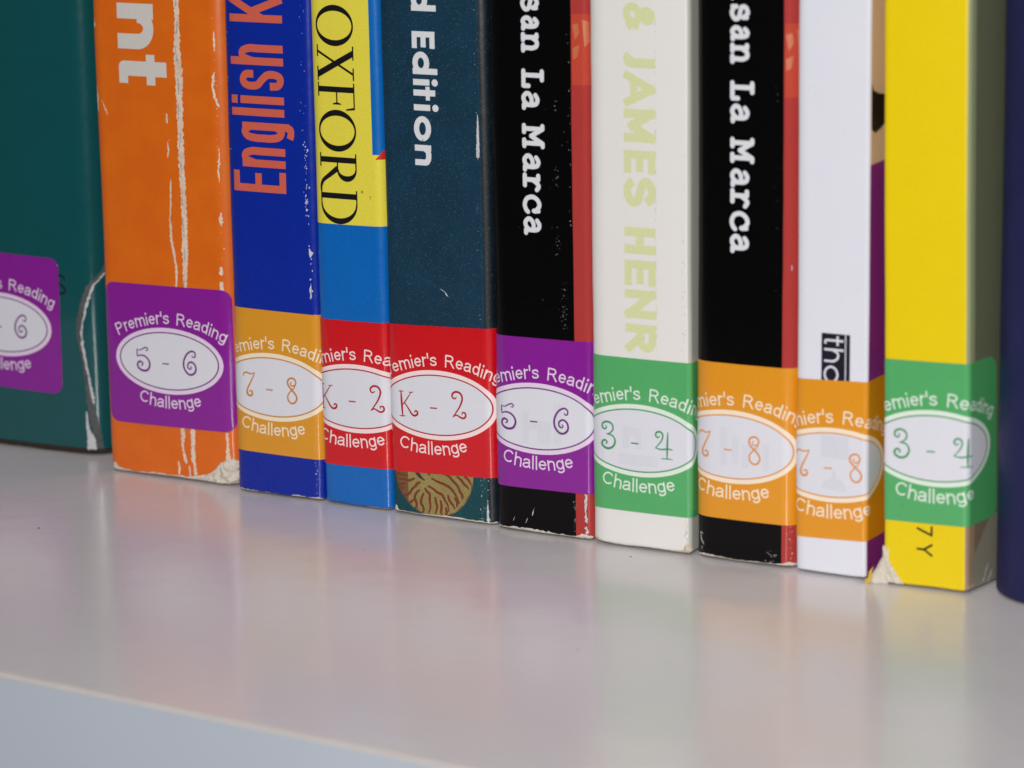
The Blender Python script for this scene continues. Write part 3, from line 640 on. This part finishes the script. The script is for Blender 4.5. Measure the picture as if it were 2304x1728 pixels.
def marca(b, dv, sc, mat):
    T = down(7.05, 0); L = []
    for ch, a, c in (('S', 110.6, 107), ('u', 106.4, 102.8), ('s', 102.3, 99.0), ('a', 98.4, 95.5), ('n', 95.3, 91.5), ('L', 88.9, 85.0), ('a', 84.5, 80.9), ('M', 78.5, 73.8), ('a', 72.9, 69.4), ('r', 69.3, 65.7), ('c', 65.2, 61.5), ('a', 61.1, 57.5)):
        top = 4.75 if ch in 'LMS' else 3.8
        a2, c2 = 57.5+(a-57.5)*sc+dv, 57.5+(c-57.5)*sc+dv
        L += boxed(COUR[ch], -a2, -c2, 0, top, .86, 'rd', T)
    b.decal('title_lettering', L, 0.03, mat)
MLW = printed('lettering_white', (226, 228, 234), rough=0.45, coat=0.1)
RED = (180, 62, 58)
mb = printed('black_red_cover', (4, 3, 4), regions=[([(1, 0, 17.45)], RED), ([(1, 0, 17.6), (0, 1, 86), (0, -1, -99)], (200, 76, 58))], rough=0.22, grain=0.10, coat=0.15, screen=0.06, spec=0.2)
b = Book('scuffed black book with a red edge, white slab lettering and a purple sticker', 94.7, -5.6, 21.0, 3.6, 1.5, mb, bulge=0.10, seed=6)
sticker(b, 'purple', '5-6', 9.4, 22.6, 0.7)
ghost(b, [rect(6.3, 17.6, 7.6, 23.6), rect(6.3, 20.4, 12.4, 21.6), rect(9.4, 17.9, 12.4, 22.2), rect(12.9, 17.9, 14.6, 26)], (221, 223, 233))
marca(b, 0, 1.0, MLW)
YB = printed('faded_orange_print', (206, 112, 74), rough=.4)
def blotch(b):
    b.decal('cover_picture', [[(17.7, 97), (18.9, 97.3), (19.2, 95.6), (18.3, 94.2)], [(19.7, 98), (21, 97.6), (21.2, 94), (20.2, 93)], [(17.8, 92.7), (19.2, 93.4), (18.8, 91.2), (17.9, 90.6)]], 0.03, YB)
blotch(b)
r = random.Random(31)
b.decal('scuff', specks(r, 15.3, .35, 40, 50, 40, .02, .09, 1.0)+specks(r, 14.2, .3, 54, 60, 14, .02, .1, 1.0)+specks(r, 14.2, .25, 67, 71, 12, .02, .1, 1.0)+specks(r, 14.2, .2, 81, 83, 6, .02, .1, 1.0)+specks(r, 17.0, .15, 57, 98, 18, .02, .12, 1.2)+specks(r, 13, 4, 42, 98, 22, .02, .06, 1.0)+specks(r, 17.3, .15, 1, 8, 16, .03, .12)
        +crack([(8.6, 5.2, .05), (8.2, 4.2, .16), (8.1, 3.6, .05)], 1, r)+crack([(4.2, 3.0, .05), (3.9, 2.2, .15)], 1, r)+crack([(7.0, 3, .05), (6.6, 2.0, .16)], 1, r)+crack([(19.6, 9, .5), (19.5, 6, .4), (19.7, 3.5, .6), (19.6, .6, .8)], .8, r, .5), 0.045, MSCUFF)
worn_or_shaded_bottom(b, .0, 21.0, .4, 1.05, 8, MWORN, bumps=[(19.5, 1.6, .7)])

# ================================================================== book: white, pale green lettering
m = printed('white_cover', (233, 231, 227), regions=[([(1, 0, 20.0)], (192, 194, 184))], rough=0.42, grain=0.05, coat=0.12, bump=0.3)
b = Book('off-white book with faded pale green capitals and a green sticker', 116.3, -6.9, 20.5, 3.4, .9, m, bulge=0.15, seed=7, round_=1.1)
sticker(b, 'green', '3-4', 9.8, 20.9, 0.2)
ghost(b, [rect(6.6, 19.2, 8.0, 23.2), rect(6.6, 21.9, 10.4, 23.3), rect(9.2, 19.2, 10.5, 23.2), rect(5.8, 16.2, 13.8, 18.2)], (221, 223, 233))
T = down(7.3, 0); w = 1.75
def bx(defs, a, c, w=w, cap='sq', y1=6.4): return boxed(defs, -a, -c, 0, y1, w, cap, T)
GE = [('L', 0, 0, 0, 1), ('L', 0, 0, 1, 0), ('L', 0, 1, 1, 1), ('L', 0, .5, .9, .5)]
GS = [('C', .98, .78, .8, .96, .45, 1.02, .08, .9, .08, .66, .45, .53, .9, .4, .95, .14, .6, -.02, .2, .02, 0, .22)]
L = bx([('C', 1, 0, .6, .45, .2, .75, .35, 1.0, .62, .96, .66, .75, .3, .5, 0, .3, .1, .04, .45, 0, .8, .2, .95, .5)], 101.6, 96.5, 1.5)
L += bx([('L', 1, 1, 1, .4), ('C', 1, .4, .95, .08, .5, 0, .05, .1)], 93.2, 89.9, 1.7)
L += bx([('L', 0, 0, .5, 1), ('L', .5, 1, 1, 0), ('L', .2, .26, .8, .26)], 89.2, 82.9, 1.5)
L += bx([('L', 0, 0, 0, 1), ('L', 0, 1, .5, .2), ('L', .5, .2, 1, 1), ('L', 1, 1, 1, 0)], 82.4, 76.4, 1.6)
L += bx(GE, 74.9, 70.7, 1.5)+bx(GS, 70.1, 64.5, 1.65)
L += bx([('L', 0, 0, 0, 1), ('L', 1, 0, 1, 1), ('L', 0, .5, 1, .5)], 60.8, 55.9, 1.65)+bx(GE, 54.7, 50.0, 1.5)
L += bx([('L', 0, 0, 0, 1), ('L', 0, 1, 1, 0), ('L', 1, 0, 1, 1)], 49.2, 43.9, 1.55)
L += bx([('L', 0, 0, 0, 1), ('L', 0, 1, .55, 1), ('A', .55, .74, .43, .26, 90, -90), ('L', .55, .48, 0, .48), ('L', .45, .48, 1, 0)], 42.8, 37.6, 1.55)
b.decal('title_lettering', L, 0.03, printed('pale_green_ink', (222, 226, 172), rough=0.5, grain=0.12, coat=0.05))
r = random.Random(41); MGR = paper('grey_wear', (176, 166, 150), (110, 96, 84))
b.decal('crease', crack([(13.75, 100, .03), (13.8, 80, .05), (13.7, 60, .03), (13.8, 40, .06), (13.8, 37, .03)], 1, r, .3), 0.035, printed('faint_line', (206, 196, 182), rough=.6))
b.decal('scuff', specks(r, 19.3, .2, 38, 75, 40, .03, .12)+specks(r, 19.6, .2, 1, 7, 26, .04, .14)+specks(r, 10, 6, 38, 98, 16, .02, .05, 1), 0.035, MGR)
worn_or_shaded_bottom(b, .1, 21.0, .2, .8, 9, paper('yellowed_wear', (214, 204, 184), (160, 140, 110)), bumps=[(.8, 1.2, 1.0), (19.8, 1.2, 1.6)], lift=.035)

# ================================================================== second black book
b = Book('glossy black book with a red edge, white slab lettering and an orange sticker', 137.8, -7.3, 20.1, 4.4, 2.9, mb.copy(), bulge=0.12, seed=12, lean=.35)
sticker(b, 'orange', '7-8', 7.5, 21.8, 0.3)
ghost(b, [rect(5.2, 18.2, 6.6, 25.4), rect(7.6, 18.6, 9.0, 23.6), rect(9.6, 18.2, 11.0, 22.4), rect(9.6, 21.2, 13.4, 22.4), rect(13.8, 18, 15, 23)], (221, 223, 233))
marca(b, 0, 1.0, MLW)
blotch(b)
r = random.Random(51)
b.decal('scuff', specks(r, 19.2, .15, 1, 8, 12, .04, .12)+specks(r, .9, .3, 1.4, 5, 10, .05, .16)+specks(r, 15.8, .7, 1.0, 3.4, 10, .04, .14)+specks(r, 16.4, .4, 38, 90, 12, .02, .05)
        +crack([(19, 56, .1), (19.1, 55.5, .3), (19, 55, .1)], 1, r)+crack([(14.3, 3.0, .06), (15.5, 2.3, .14), (16.4, 2.4, .06)], 1, r)+crack([(.5, 5, .1), (1.0, 3.4, .3), (1.6, 2.6, .1)], 1, r), 0.045, MSCUFF)
worn_or_shaded_bottom(b, .0, 20.6, .4, 1.05, 14, MWORN, bumps=[(18.5, 1.8, .6)])

# ================================================================== white book, purple side
PUR = (138, 44, 134)
m = printed('white_purple_cover', (228, 230, 240), regions=[([(1, 0, 13.75)], (232, 202, 166)), ([(1, 0, 13.75), (.05, -1, -74.3)], PUR)], rough=0.3, grain=0.03, coat=0.3)
b = Book('thin white book with a purple side, a small black logo and an orange sticker', 158.6, -8.0, 13.6, 1.8, .8, m, bulge=0.06, seed=9, flare=3, lean=.1)
sticker(b, 'orange', '7-8', 6.9, 20.7, 2.0)
ghost(b, [rect(4.8, 22.0, 10.2, 26.1), [(5.0, 16.4), (9.8, 15.9), (9.2, 17.8), (8.0, 18.4), (7.4, 20.2), (6.6, 18.2), (5.3, 17.6)]], (219, 221, 233))
lg = b.decal('logo_panel', [rect(4.7, 34.5, 10.2, 44.6)], 0.03, printed('logo_black', (22, 18, 40), rough=.35))
T = down(5.25, 0)
L = boxed([('L', .45, 1, .45, .25), ('C', .45, .25, .5, .02, .95, .0), ('L', 0, .72, .95, .72)], -44.2, -42.4, 0, 3.7, .42, 'sq', T)
L += boxed([('L', 0, 0, 0, 1), ('C', 0, .4, .3, .72, .75, .7, 1, .45), ('L', 1, .45, 1, 0)], -41.9, -39.4, 0, 3.75, .42, 'sq', T)
L += boxed([('A', .5, .5, .5, .5, 0, 360)], -38.8, -35.6, -.1, 2.8, .42, 'sq', T)
L += [rect(9.25, 34.5, 9.45, 44.6)]
b.decal('logo_lettering', L, 0.05, printed('logo_white', (222, 224, 232), rough=.45), lg)
b.decal('cover_picture', [[(13.9, 89.2), (14.6, 88.0), (17, 87.2), (21, 86.6), (21, 82.6), (17.5, 81.0), (15.4, 80.4), (13.95, 81.2)]], 0.03, printed('picture_navy', (12, 13, 26), rough=.4))
worn_or_shaded_bottom(b, 11.8, 20, .1, .4, 17, MWORN2, lift=.035)

# ================================================================== yellow book
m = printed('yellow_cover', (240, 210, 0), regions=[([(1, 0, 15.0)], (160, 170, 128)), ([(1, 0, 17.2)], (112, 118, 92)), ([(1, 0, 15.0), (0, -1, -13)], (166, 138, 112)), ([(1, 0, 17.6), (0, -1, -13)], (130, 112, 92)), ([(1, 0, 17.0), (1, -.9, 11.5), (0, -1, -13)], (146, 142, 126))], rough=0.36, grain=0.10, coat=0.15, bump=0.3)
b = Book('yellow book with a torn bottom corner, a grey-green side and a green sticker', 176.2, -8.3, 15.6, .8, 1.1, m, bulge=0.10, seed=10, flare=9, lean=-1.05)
sticker(b, 'green', '3-4', 9.3, 25.8, 1.2)
T = down(6.0, 0)
L = boxed([('L', 0, 1, 1, 1, .3, 0)], -11.7, -9.85, 0, 3.0, .4, 'sq', T)+boxed([('L', 0, 1, .5, .45, 1, 1), ('L', .5, .45, .5, 0)], -8.5, -6.2, 0, 3.0, .4, 'sq', T)
b.decal('title_lettering', L, 0.03, MBLACK)
rt = random.Random(77)
b.decal('torn_corner', [[(-.6, .05), (3.6, .05), (3.0, 1.1), (2.0, 2.4), (1.2, 3.6), (.6, 4.8), (.2, 6.0), (-.3, 7.2), (-.8, 6.5)]], 0.05, MWORN, grid=0.3, dome=lambda u, v: 0.12+.22*abs(math.sin(u*2.1+v*.9))+rt.uniform(0, .1))
# torn flap that stands out to the left of the spine
V = []; F = []; UVs = []; n = 9; mrows = 12
for j in range(mrows+1):
    z = 7.4*j/mrows
    wdt = (3.6*(1-j/mrows)**1.15+.1)*(1+rt.uniform(-.06, .06))
    for i in range(n+1):
        t = i/n; V.append((.5-(wdt+.5)*t, -.12-.9*math.sin(t*2.2)*(1-j/mrows)+rt.uniform(-.09, .09)+0.5*t*t, max(.03, z*(1-.12*t)+rt.uniform(-.1, .1)*(j > 0))))
for j in range(mrows):
    for i in range(n): a = j*(n+1)+i; F.append((a, a+n+1, a+n+2, a+1))
k = len(V); V += [(x, y+.35, z) for x, y, z in V]; F += [tuple(i+k for i in f[::-1]) for f in F]
edge = [i for i in range(n+1)]+[j*(n+1)+n for j in range(1, mrows+1)]+[mrows*(n+1)+i for i in range(n-1, -1, -1)]+[j*(n+1) for j in range(mrows-1, 0, -1)]
for a, c in zip(edge, edge[1:]+edge[:1]): F.append((a, c, c+k, a+k))
fp = obj('torn_flap', V, F, MWORN, b.root, smooth=True)
# yellow skin still on the tip of the flap
V2 = [(-3.0, -1.15, .9), (-2.7, -1.2, 2.3), (-1.9, -1.25, 3.4), (-2.3, -1.25, 2.0), (-2.5, -1.2, .4), (-2.9, -1.1, .05), (-3.6, -.9, .05), (-3.5, -.95, .9)]
V2 += [(x, y+.12, z) for x, y, z in V2]; n2 = 8
obj('flap_tip', V2, [tuple(range(n2))[::-1], tuple(range(n2, 2*n2))]+[(i, (i+1) % n2, n2+(i+1) % n2, n2+i) for i in range(n2)], printed('yellow_skin', (232, 190, 40), rough=.5), fp, [(x, z) for x, y, z in V2], smooth=False)
r = random.Random(61)
b.decal('scuff', specks(r, 15.1, .08, 0, 11, 14, .03, .1)+specks(r, 17, .7, .2, 1.8, 14, .1, .35, .8)+crack([(20.5, 1.2, .2), (21.5, 3, .5), (22.4, 4.4, .15)], 1, r)+crack([(22, .6, .3), (23.2, 2.2, .4), (23.6, 3, .1)], 1, r), 0.04, MSCUFF)
worn_or_shaded_bottom(b, 3.5, 19, .06, .25, 18, MWORN2, bumps=[(17.5, 1.2, .7)])

# ================================================================== navy book at the right edge
m = printed('navy_cloth', (24, 28, 82), rough=0.5, grain=0.4, coat=0.0, bump=0.5, blot=.3)
b = Book('dark navy book with a rounded spine at the right edge of the photo', 194.3, -11.5, 40, 14, 14, m, bulge=0.0, seed=15, ellipse=0.85, round_=0.6, group='row of paperback books on the shelf')
